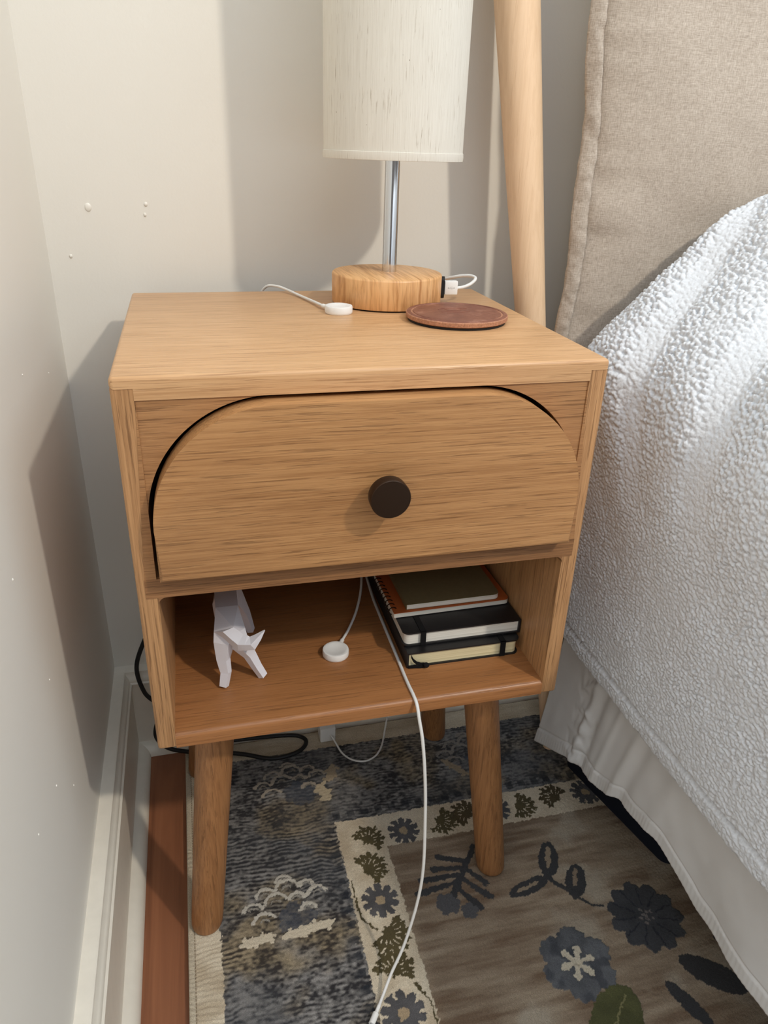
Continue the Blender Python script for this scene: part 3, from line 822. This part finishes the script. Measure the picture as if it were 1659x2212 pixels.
# ------------------------------------------------------------------ notebooks on the shelf
MCV = plain('black_leatherette', srgb(28, 27, 28), 0.42, 0.45, var=0.1, scale=300, bump=0.15)
def pages(name, c1, c2):
    m = M(name, 0.85, 0.2)
    v = m.coords((3, 3, 1500))
    m.col(m.ramp(m.noise(v, 1.0, 2), [(0.35, c1), (0.65, c2)]))
    return m.m
MPC = pages('cream_pages', srgb(206, 192, 150), srgb(232, 220, 182))
MPW = pages('white_pages', srgb(214, 208, 196), srgb(238, 234, 224))
MEL = plain('black_elastic', srgb(20, 19, 20), 0.8, 0.2)
def hard_notebook(loc, w, d, th, spine_left, mpage, band_x, label, grp, rz=0.0, ribbon=False):
    o = empty('notebook', loc, label, 'notebook', grp, rz)
    c = 0.0016; ins = 0.0022; rr = 0.007
    rads = (0.001, rr, rr, 0.001) if spine_left else (rr, 0.001, 0.001, rr)
    cov = bm_prism(rounded_rect(0, 0, w, d, rads), 0, c, 'z')
    bm_prism(rounded_rect(0, 0, w, d, rads), th - c, th, 'z', cov)
    if spine_left: bm_box((-0.0004, 0, 0.0002), (c, d, th - 0.0002), bm=cov)
    else: bm_box((w - c, 0, 0.0002), (w + 0.0004, d, th - 0.0002), bm=cov)
    bevel_bm(cov, 0.0004, 1)
    from_bm('cover', cov, MCV, o)
    x0, x1 = (c, w - ins) if spine_left else (ins, w - c)
    pr = (0.0005, rr*0.8, rr*0.8, 0.0005) if spine_left else (rr*0.8, 0.0005, 0.0005, rr*0.8)
    from_bm('page_block', bm_prism(rounded_rect(x0, ins, x1, d - ins, pr), c, th - c, 'z'), mpage, o)
    e = 0.0007
    el = bmesh.new()
    bm_box((band_x, -e, -0.0000), (band_x + 0.006, 0.0, th + e), bm=el)
    bm_box((band_x, d, 0.0), (band_x + 0.006, d + e, th + e), bm=el)
    bm_box((band_x, -e, th), (band_x + 0.006, d + e, th + e), bm=el)
    from_bm('elastic_band', el, MEL, o)
    if ribbon:
        rb = bmesh.new()
        def strip(pts, wdt):
            prev = None
            for (x, y, z) in pts:
                a = rb.verts.new((x, y, z + wdt/2)); b = rb.verts.new((x, y, z - wdt/2))
                a2 = rb.verts.new((x, y + 0.0005, z + wdt/2)); b2 = rb.verts.new((x, y + 0.0005, z - wdt/2))
                cur = (a, b, b2, a2)
                if prev:
                    for i in range(4):
                        j = (i+1) % 4
                        rb.faces.new((prev[i], prev[j], cur[j], cur[i]))
                else: rb.faces.new(cur)
                prev = cur
            rb.faces.new(prev[::-1])
        strip([(0.0045, 0.0015, th*0.72), (0.006, -0.0010, th*0.55), (0.0095, -0.0025, th*0.38), (0.014, -0.003, th*0.28), (0.018, -0.003, th*0.26)], 0.0042)
        strip([(0.001, -0.0015, 0.0022), (0.007, -0.0030, 0.0030), (0.013, -0.0036, 0.0024), (0.0185, -0.004, 0.0022)], 0.0034)
        bm_tube(catmull([(0.0165, -0.004, 0.0052), (0.0195, -0.0045, 0.0046), (0.0225, -0.0045, 0.0038)], 4), [0.0012, 0.002, 0.0026, 0.0029, 0.0030, 0.0029, 0.0026, 0.002, 0.0012], 8, rb)
        r_ = from_bm('ribbon', rb, MEL, o)
        r_['label'] = 'black knotted ribbon bookmark'
    return o
th1, th2 = 0.0185, 0.0165
hard_notebook((0.2520, 0.0500, ZS), 0.1265, 0.208, th1, True, MPC, 0.1035, 'black notebook with cream pages and ribbon, bottom of the stack', 'notebooks stacked on the shelf', 0, True)
hard_notebook((0.2500, 0.0610, ZS + th1 + 0.0008), 0.1318, 0.210, th2, False, MPW, 0.0185, 'black notebook with white pages, second from bottom of the stack', 'notebooks stacked on the shelf', math.radians(0.3))
# orange wire-bound notebook
z3 = ZS + th1 + th2 + 0.0018
sp_ = empty('spiral_notebook', (0.2470, 0.0905, z3), 'orange wire-bound notebook under the khaki notebook', 'notebook', 'notebooks stacked on the shelf', math.radians(1.2))
MOR = plain('orange_card', srgb(178, 92, 44), 0.6, 0.35, var=0.05)
sh3 = rounded_rect(0, 0, 0.134, 0.182, (0.001, 0.006, 0.006, 0.001))
from_bm('page_block', bm_prism(sh3, 0.0008, 0.0050, 'z'), MPW, sp_)
from_bm('cover', bm_prism(sh3, 0.0050, 0.0057, 'z'), MOR, sp_)
from_bm('back_cover', bm_prism(sh3, 0.0, 0.0008, 'z'), MPW, sp_)
MWI = M('dark_wire', 0.3, 0.5, 0.9); MWI.col(srgb(60, 52, 46)); MWI = MWI.m
ring0 = None
for k in range(22):
    if ring0 is None:
        pts = [(0.002 + 0.0046*math.cos(a) - 0.001, 0, 0.0030 + 0.0044*math.sin(a)) for a in [2*math.pi*i/14 for i in range(14)]]
        bm = bm_tube(pts + [pts[0]], 0.0006, 5)
        ring0 = from_bm('wire_ring', bm, MWI, sp_, True); o = ring0
    else:
        o = ring0.copy(); COL.objects.link(o); o.parent = sp_
    o.location = (0, 0.009 + k*0.0078, 0.0003)
# khaki pocket notebook on top
z4 = z3 + 0.0060
kb = empty('notebook', (0.2620, 0.0945, z4), 'thin khaki notebook with white pages, topmost of the stack', 'notebook', 'notebooks stacked on the shelf', math.radians(0.6))
MKH = plain('khaki_card', srgb(120, 106, 74), 0.7, 0.3, var=0.05, scale=200)
sh4 = rounded_rect(0, 0, 0.108, 0.165, (0.0008, 0.007, 0.007, 0.0008))
from_bm('page_block', bm_prism(sh4, 0.0004, 0.0058, 'z'), MPW, kb)
cv = bm_prism(sh4, 0.0058, 0.0063, 'z')
bm_prism(sh4, 0.0, 0.0004, 'z', cv)
bm_box((-0.0004, 0, 0), (0.0002, 0.165, 0.0063), bm=cv)
from_bm('cover', cv, MKH, kb)

# ------------------------------------------------------------------ folded-paper style animal on the shelf
def animal():
    o = empty('animal_figurine', (0.083, 0.10, ZS), 'white faceted animal figurine turned away on the open shelf', 'figurine')
    J = [ # x, y, z, radius  (relative to shelf point 0.083,0.10)
        (-0.0100, -0.020, 0.062, 0.0110), (-0.0100, 0.010, 0.060, 0.0112), (-0.0090, 0.045, 0.060, 0.0112),  # rump, belly, chest
        (-0.010, 0.058, 0.082, 0.0090), (-0.010, 0.066, 0.100, 0.0095), (-0.010, 0.088, 0.096, 0.0045),        # neck, head, muzzle
        (-0.0155, -0.030, 0.046, 0.0080), (-0.0175, -0.034, 0.029, 0.0052), (-0.0160, -0.038, 0.016, 0.0042), (-0.0190, -0.042, 0.002, 0.0036),
        (-0.0010, -0.030, 0.044, 0.0072), (0.0085, -0.030, 0.028, 0.0048), (0.0145, -0.032, 0.014, 0.0040), (0.0205, -0.034, 0.002, 0.0036),
        (-0.018, 0.046, 0.045, 0.0060), (-0.018, 0.048, 0.022, 0.0040), (-0.018, 0.046, 0.002, 0.0034),
        (-0.0015, 0.041, 0.051, 0.0090), (0.0095, 0.046, 0.026, 0.0052), (0.0155, 0.048, 0.002, 0.0036),
        (-0.0110, -0.034, 0.060, 0.0056), (0.0000, -0.043, 0.053, 0.0062), (0.0110, -0.047, 0.0535, 0.0050), (0.0235, -0.046, 0.0665, 0.0004),
        (-0.016, 0.066, 0.112, 0.0030), (-0.004, 0.066, 0.112, 0.0030),
    ]
    E = [(0,1),(1,2),(2,3),(3,4),(4,5),(0,6),(6,7),(7,8),(8,9),(0,10),(10,11),(11,12),(12,13),(2,14),(14,15),(15,16),(2,17),(17,18),(18,19),(0,20),(20,21),(21,22),(22,23),(4,24),(4,25)]
    me = bpy.data.meshes.new('body')
    me.from_pydata([j[:3] for j in J], E, [])
    m = M('white_matte_resin', 0.55, 0.4); m.col(srgb(226, 224, 230))
    b = link('body', me, m.m, o)
    mo = b.modifiers.new('skin', 'SKIN'); mo.use_smooth_shade = False
    for i, vv in enumerate(me.skin_vertices[0].data):
        r = J[i][3]; vv.radius = (r, r*0.92)
        vv.use_root = (i == 1)
    b.modifiers.new('facets', 'TRIANGULATE')
    return o
animal()

# ------------------------------------------------------------------ leaning pole
mpo = oak('pale_beech', 'z', 21, light=(238,204,168), dark=(226,190,152), pore=(208,168,130), rough=0.45, fine=0.4, pores=0.15)
def pole():
    z0, z1 = RT, 1.13
    f = lambda z: Vector((0.4600 - 0.129*(z - 0.66), 0.293 + 0.10*(z - 0.66), z))
    rd = lambda z: 0.0184 + (0.0195 if z > 0.66 else 0.012)*(z - 0.66)
    bm = bmesh.new(); n = 40; rings = []
    for i in range(24):
        z = z0 + (z1 - z0)*i/23
        c = f(z); r = rd(z)
        if i == 0: r *= 0.8
        rings.append([bm.verts.new((c.x + r*math.cos(2*math.pi*k/n), c.y + r*math.sin(2*math.pi*k/n), c.z)) for k in range(n)])
    for p, q in zip(rings, rings[1:]):
        for i in range(n):
            j = (i+1) % n
            bm.faces.new((p[i], p[j], q[j], q[i]))
    bm.faces.new(rings[0][::-1]); bm.faces.new(rings[-1])
    o = from_bm('wooden_pole', bm, mpo, None, True)
    return tag(o, 'tall pale tapering wooden pole leaning behind the nightstand by the pillow', 'pole')
pole()

# ------------------------------------------------------------------ bed
bed = empty('bed', (1.3, -0.85, 0), 'bed standing to the right of the nightstand under a sherpa blanket', 'bed')
MMT = plain('white_ticking', srgb(200, 198, 194), 0.9, 0.2)
MFR = plain('black_bed_metal', srgb(24, 24, 26), 0.5, 0.4)
def lb(lo_, hi_): return tuple(a - b for a, b in zip(lo_, bed.location)), tuple(a - b for a, b in zip(hi_, bed.location))
a, b = lb((0.80, -1.7, 0.48), (2.1, 0.15, 0.66)); box('mattress', a, b, MMT, bed, 0.03, 3)
a, b = lb((0.58, -1.7, 0.29), (2.1, 0.17, 0.48)); box('box_spring', a, b, MFR, bed, 0.01, 2)
for x, y in ((0.74, -0.42), (0.74, -1.6), (1.98, 0.12), (1.98, -1.6)):
    a, b = lb((x, y, 0.0 if x > 1.7 or y < -1.5 else RT), (x + 0.04, y + 0.04, 0.29)); box('leg', a, b, MFR, bed, 0.003, 2)
a, b = lb((2.04, -1.7, 0.0), (2.10, 0.17, 0.30)); box('light_block_panel', a, b, MFR, bed, 0.004, 2)  # unseen far-side and foot panels, added to keep light from under the bed
a, b = lb((0.62, -1.7, 0.011), (2.04, -1.66, 0.30)); box('light_block_panel', a, b, MFR, bed, 0.004, 2)
# storage bag under the bed
MNV = plain('dark_navy_fabric', srgb(22, 26, 36), 0.85, 0.2, var=0.1, scale=300)
ub = empty('storage_bag', (0.599, -0.007, RT + 0.001), 'dark navy storage bag under the bed', 'bag', None, math.atan2(0.205, -0.05) - math.pi/2)
bm = bm_prism(rounded_rect(0.0, 0.0, 0.36, 0.205, (0.016, 0.016, 0.016, 0.016)), 0, 0.16, 'z')
bevel_bm(bm, 0.006, 2)
from_bm('body', bm, MNV, ub, True)
box('zip', (0.02, -0.0008, 0.105), (0.34, 0.0008, 0.110), MBK, ub)

# bed skirt: hem follows the sheet's droop
def skirt():
    hem = [(0.197, 0.500, 0.060), (0.193, 0.500, 0.061), (0.112, 0.506, 0.104), (0.058, 0.509, 0.115), (0.045, 0.510, 0.117), (0.008, 0.513, 0.138), (-0.023, 0.515, 0.142), (-0.058, 0.518, 0.151), (-0.078, 0.519, 0.147), (-0.101, 0.521, 0.137), (-0.132, 0.523, 0.124), (-0.158, 0.525, 0.126), (-0.183, 0.526, 0.123), (-0.24, 0.530, 0.122), (-0.50, 0.55, 0.12), (-1.2, 0.56, 0.12)]
    hy = np.array([p[0] for p in hem])[::-1]; hx = np.array([p[1] for p in hem])[::-1]; hz = np.array([p[2] for p in hem])[::-1]
    ys = np.concatenate([np.linspace(-1.2, -0.4, 30), np.arange(-0.398, 0.1972, 0.0016)])
    m = 150
    t = np.linspace(0, 1, m)
    Yg, Tg = np.meshgrid(ys, t)
    kz = np.ones(9)/9.0; hzf = np.interp(ys, hy, hz); hzf[34:-4] = np.convolve(hzf, kz, 'same')[34:-4]
    zh = np.broadcast_to(hzf[None, :], Yg.shape); xh = np.interp(Yg, hy, hx)
    zt = 0.36
    Zg = zh + (zt - zh)*Tg
    Xg = xh*(1-Tg) + (0.520 + 0*xh)*Tg
    # left edge slants: lower corner further back
    Yg2 = Yg - np.clip((Yg - 0.10)/0.097, 0, 1)*0.016*np.clip(Tg*1.4, 0, 1)
    fold = np.zeros_like(Yg)
    for yc, w, a, lean in ((0.100, 0.006, 0.0060, 0.055), (0.084, 0.009, -0.0070, 0.050), (0.052, 0.006, 0.0035, 0.08), (0.012, 0.008, 0.0050, 0.09), (-0.004, 0.010, -0.0055, 0.08), (-0.060, 0.012, 0.0040, 0.08), (-0.13, 0.03, -0.006, 0.05), (-0.21, 0.03, 0.006, 0.05), (-0.32, 0.04, -0.006, 0.04)):
        yy = yc - lean*(Tg-0.2)*0.6
        fold += 0.62*a*np.exp(-((Yg-yy)/w)**2)*(0.35+0.65*(1-Tg))
    fold += (fbm(Yg*14, Tg*3, 5, 3)-0.5)*0.006
    cr = np.exp(-((Yg-0.105)/0.02)**2) * np.sin(Zg*150 + 8*fbm(Yg*60, Zg*40, 6, 2)) * 0.0016
    pk = np.where(Tg < 0.085, np.sin(Yg*2*math.pi/0.0058 + 5*fbm(Yg*40, Tg*2, 7, 2))*0.00022 + 0.0008, 0)
    seamg = np.exp(-((Tg-0.085)/0.008)**2)*-0.0012
    Xg = Xg - fold - cr - pk - seamg*-1*-1
    P = np.stack([Xg, Yg2, Zg], -1)
    ms = M('white_cotton', 0.85, 0.2)
    nz = ms.noise(ms.coords(), 900, 2)
    ms.col(ms.ramp(ms.noise(ms.coords(), 10, 3), [(0.3, srgb(214, 212, 210)), (0.7, srgb(226, 225, 224))]))
    ms.bump(nz, 0.08, 0.0004)
    o = grid_mesh('bed_skirt', P, ms.m, None, True)
    so = o.modifiers.new('thickness', 'SOLIDIFY'); so.thickness = 0.0012; so.offset = 0
    return tag(o, 'white cotton bed skirt hanging below the sherpa blanket', 'bed skirt')
skirt()

# sherpa blanket draped over the bed
def blanket():
    def prof(pts, s):
        P = np.array([list(p) for p in catmull([(x, 0, z) for x, z in pts], 24)])[:, [0, 2]]
        d = np.concatenate([[0], np.cumsum(np.hypot(*np.diff(P, axis=0).T))])
        return np.stack([np.interp(s, d/d[-1]*s[-1] if d[-1] < s[-1] else d, P[:, 0]), np.interp(s, d/d[-1]*s[-1] if d[-1] < s[-1] else d, P[:, 1])], -1)
    st = 0.0010
    s = np.concatenate([np.arange(0, 0.72, st), np.linspace(0.725, 1.5, 50)])
    A = [(0.512, 0.285), (0.507, 0.276), (0.500, 0.275), (0.496, 0.282), (0.494, 0.34), (0.492, 0.45), (0.486, 0.55), (0.484, 0.60), (0.492, 0.640), (0.545, 0.6945), (0.590, 0.731), (0.623, 0.766), (0.650, 0.788), (0.680, 0.805), (0.76, 0.822), (0.90, 0.83), (1.2, 0.83), (1.8, 0.83)]
    B = [(0.514, 0.285), (0.509, 0.273), (0.502, 0.272), (0.498, 0.280), (0.497, 0.34), (0.498, 0.45), (0.500, 0.54), (0.512, 0.60), (0.540, 0.650), (0.585, 0.692), (0.640, 0.728), (0.70, 0.752), (0.80, 0.770), (1.0, 0.775), (1.4, 0.775), (1.8, 0.775)]
    Cc = [(0.522, 0.285), (0.517, 0.279), (0.510, 0.278), (0.506, 0.286), (0.506, 0.34), (0.508, 0.45), (0.514, 0.53), (0.530, 0.59), (0.560, 0.635), (0.61, 0.665), (0.68, 0.685), (0.80, 0.70), (1.0, 0.705), (1.4, 0.705), (1.8, 0.70)]
    pa, pb, pc = prof(A, s), prof(B, s), prof(Cc, s)
    ys = np.concatenate([np.linspace(-1.65, -0.71, 30), np.arange(-0.70, -0.356, 0.0020), np.arange(-0.355, 0.205, st)])
    def sm_(t): t = np.clip(t, 0, 1); return t*t*(3-2*t)
    wa = sm_((ys + 0.02)/0.21)[None, :, None]
    wc = sm_((-0.05 - ys)/0.5)[None, :, None]
    Q = pb[:, None, :]*(1-wa)*(1-wc) + pa[:, None, :]*wa + pc[:, None, :]*wc*(1-wa)
    Sg, Yg = np.meshgrid(s, ys, indexing='ij')
    # rolled end at the pillow side
    endroll = np.clip((Yg - 0.192)/0.012, 0, 1)
    X = Q[..., 0] + 0; Z = Q[..., 1] + 0; Y = Yg.copy()
    # long soft folds running down from the pillow
    w = fbm(Sg*5, Yg*5, 11, 2)
    ph = (Yg*1.0 - Sg*0.42 + 0.10*w)
    fold = 0.0040*np.sin(ph*2*math.pi/0.115)*sm_((Sg-0.18)/0.2) + 0.010*(fbm(Sg*6, Yg*6, 13, 3)-0.5)
    P0 = np.stack([X, Y, Z], -1)
    du = np.gradient(P0, axis=0); dv = np.gradient(P0, axis=1)
    N = np.cross(dv, du); N /= np.linalg.norm(N, axis=-1, keepdims=True)
    if N[300, 300, 0] > 0: N = -N
    P1 = P0 + N*fold[..., None]
    # nubby pile
    brushed = sm_((np.sin(ph*2*math.pi/0.115 + 2.2) - 0.25)/0.6) * sm_((Sg-0.2)/0.15)
    wx = (fbm(Sg*90, Yg*90, 17, 2)-0.5)*0.5; wy = (fbm(Sg*90, Yg*90, 19, 2)-0.5)*0.5
    lowz = sm_((0.46-Sg)/0.25)
    d1 = worley(Sg/0.0047 + wx, Yg/0.0047 + wy, 23)
    d2 = worley(Sg/0.0030 + wy*0.8, Yg/0.0046 + wx*0.8, 29)
    bumpf = lambda d, r: np.sqrt(np.clip(1 - (d/r)**2, 0, 1))
    nub = bumpf(d1, 0.64)*0.0040*(1-lowz) + bumpf(d2, 0.66)*0.0020*(0.10+0.90*lowz)
    amp = (1 - 0.70*brushed) * (0.50 + 0.9*np.clip(fbm(Sg*26, Yg*26, 31, 3)*1.6-0.3, 0, 1.2))
    hemgr = -0.0042*np.exp(-((Sg-0.044)/0.0028)**2)
    hemgr = np.where(Yg < 0.2, hemgr, 0)
    dsp = nub*amp + hemgr + (vnoise(Sg*1000, Yg*1000, 37)-0.5)*0.0006
    P1 = P1 + N*dsp[..., None]
    # curl the far end down so the edge has thickness
    P1 = P1 - N*(1-np.sqrt(np.clip(1-endroll**2, 0, 1)))[..., None]*0.012
    # closing strip underneath the far end
    m = M('blue_white_sherpa', 1.0, 0.1)
    vz = m.noise(m.coords(), 420, 4, 0.7)
    m.col(m.ramp(vz, [(0.25, srgb(204, 206, 210)), (0.7, srgb(226, 228, 231))]))
    m.b.inputs['Sheen Weight'].default_value = 0.2
    m.bump(vz, 0.4, 0.0012)
    o = grid_mesh('sherpa_blanket', P1, m.m, None, True)
    return tag(o, 'pale blue-white sherpa blanket hanging down the side of the bed', 'blanket')
blanket()

# ------------------------------------------------------------------ pillow
def pillow():
    o = empty('pillow', (0.86, 0.30, 0.56), 'large tan linen pillow standing against the wall on the bed', 'pillow')
    ml_ = M('tan_linen', 0.95, 0.15)
    tcx = ml_.coords((1,1,1))
    th_ = ml_.noise(ml_.coords((1500, 1500, 160)), 1.0, 3)
    tw = ml_.noise(ml_.coords((160, 160, 1500)), 1.0, 3)
    mx = ml_.n('ShaderNodeMath', operation='ADD'); ml_.l(th_, mx.inputs[0]); ml_.l(tw, mx.inputs[1])
    hf = ml_.n('ShaderNodeMath', operation='MULTIPLY'); ml_.l(mx.outputs[0], hf.inputs[0]); hf.inputs[1].default_value = 0.5
    ml_.col(ml_.ramp(hf.outputs[0], [(0.34, srgb(162, 148, 134)), (0.52, srgb(190, 177, 163)), (0.68, srgb(212, 201, 188))]))
    ml_.bump(hf.outputs[0], 0.4, 0.0008)
    x0, x1, z0, z1 = 0.503, 1.14, 0.535, 1.32
    EZ = [0.50, 0.64, 0.69, 0.74, 0.79, 0.834, 0.88, 0.92, 0.97, 1.05, 1.2, 1.35]
    EX = [-0.004, -0.0015, 0.0015, 0.003, 0.0032, 0.002, -0.002, -0.006, -0.0085, -0.010, -0.012, -0.02]
    Z0_ = lambda q: z0 + (z1 - z0)*q
    nx, nz = 240, 260
    u = np.linspace(0, 1, nx); v = np.linspace(0, 1, nz)
    U, V = np.meshgrid(u, v)
    def face(sgn):
        bul = (np.clip(1-(2*U-1)**2, 0, 1)**0.62)*(np.clip(1-(2*V-1)**2, 0, 1)**0.5)
        puck_ = (fbm(U*4, V*26, 3, 2)-0.5)*0.012*np.exp(-U/0.05) + (fbm(U*7, V*7, 9, 3)-0.5)*0.012*np.clip(U*8, 0, 1)
        sidew = np.interp(Z0_(V), EZ, EX)+0.0012*np.sin(V*31+1)
        X = x0 + (x1-x0)*U + sidew*(1-U)
        Z = z0 + (z1-z0)*V
        dep = 0.058 if sgn < 0 else 0.055
        Y = 0.272 + sgn*(bul*dep + puck_*np.sqrt(np.clip(bul*6, 0, 1))*(1 if sgn < 0 else 0))
        return X, Y, Z, sidew
    X, Y, Z, sw = face(-1)
    X2, Y2, Z2, _ = face(1)
    P = np.stack([X, Y, Z], -1) - np.array(o.location)
    P2 = np.stack([X2, Y2, Z2], -1)[:, ::-1] - np.array(o.location)
    grid_mesh('front', P, ml_.m, o)
    grid_mesh('back', P2, ml_.m, o)
    # flange with a stitched seam down the left edge
    zf = np.linspace(z0 - 0.004, z1, 300); w = np.linspace(0, 1, 8)
    Zf, Wf = np.meshgrid(zf, w)
    vv = (Zf - z0)/(z1-z0)
    xr = x0 + np.interp(Z0_(vv), EZ, EX)+0.0012*np.sin(vv*31+1) + 0.001
    wid = 0.0135 + 0.003*(fbm(Zf*9, Zf*0, 5, 2)-0.5)*2
    Xf = xr - wid*Wf
    Yf = 0.2695 - 0.0032*np.sin(Wf*math.pi) + (fbm(Zf*70, Wf*1.5, 6, 3)-0.5)*0.006 + 0.010*Wf
    F = np.stack([Xf, Yf, Zf], -1) - np.array(o.location)
    fo = grid_mesh('flange', F, ml_.m, o)
    so = fo.modifiers.new('thickness', 'SOLIDIFY'); so.thickness = 0.003; so.offset = 0
    return o
pillow()
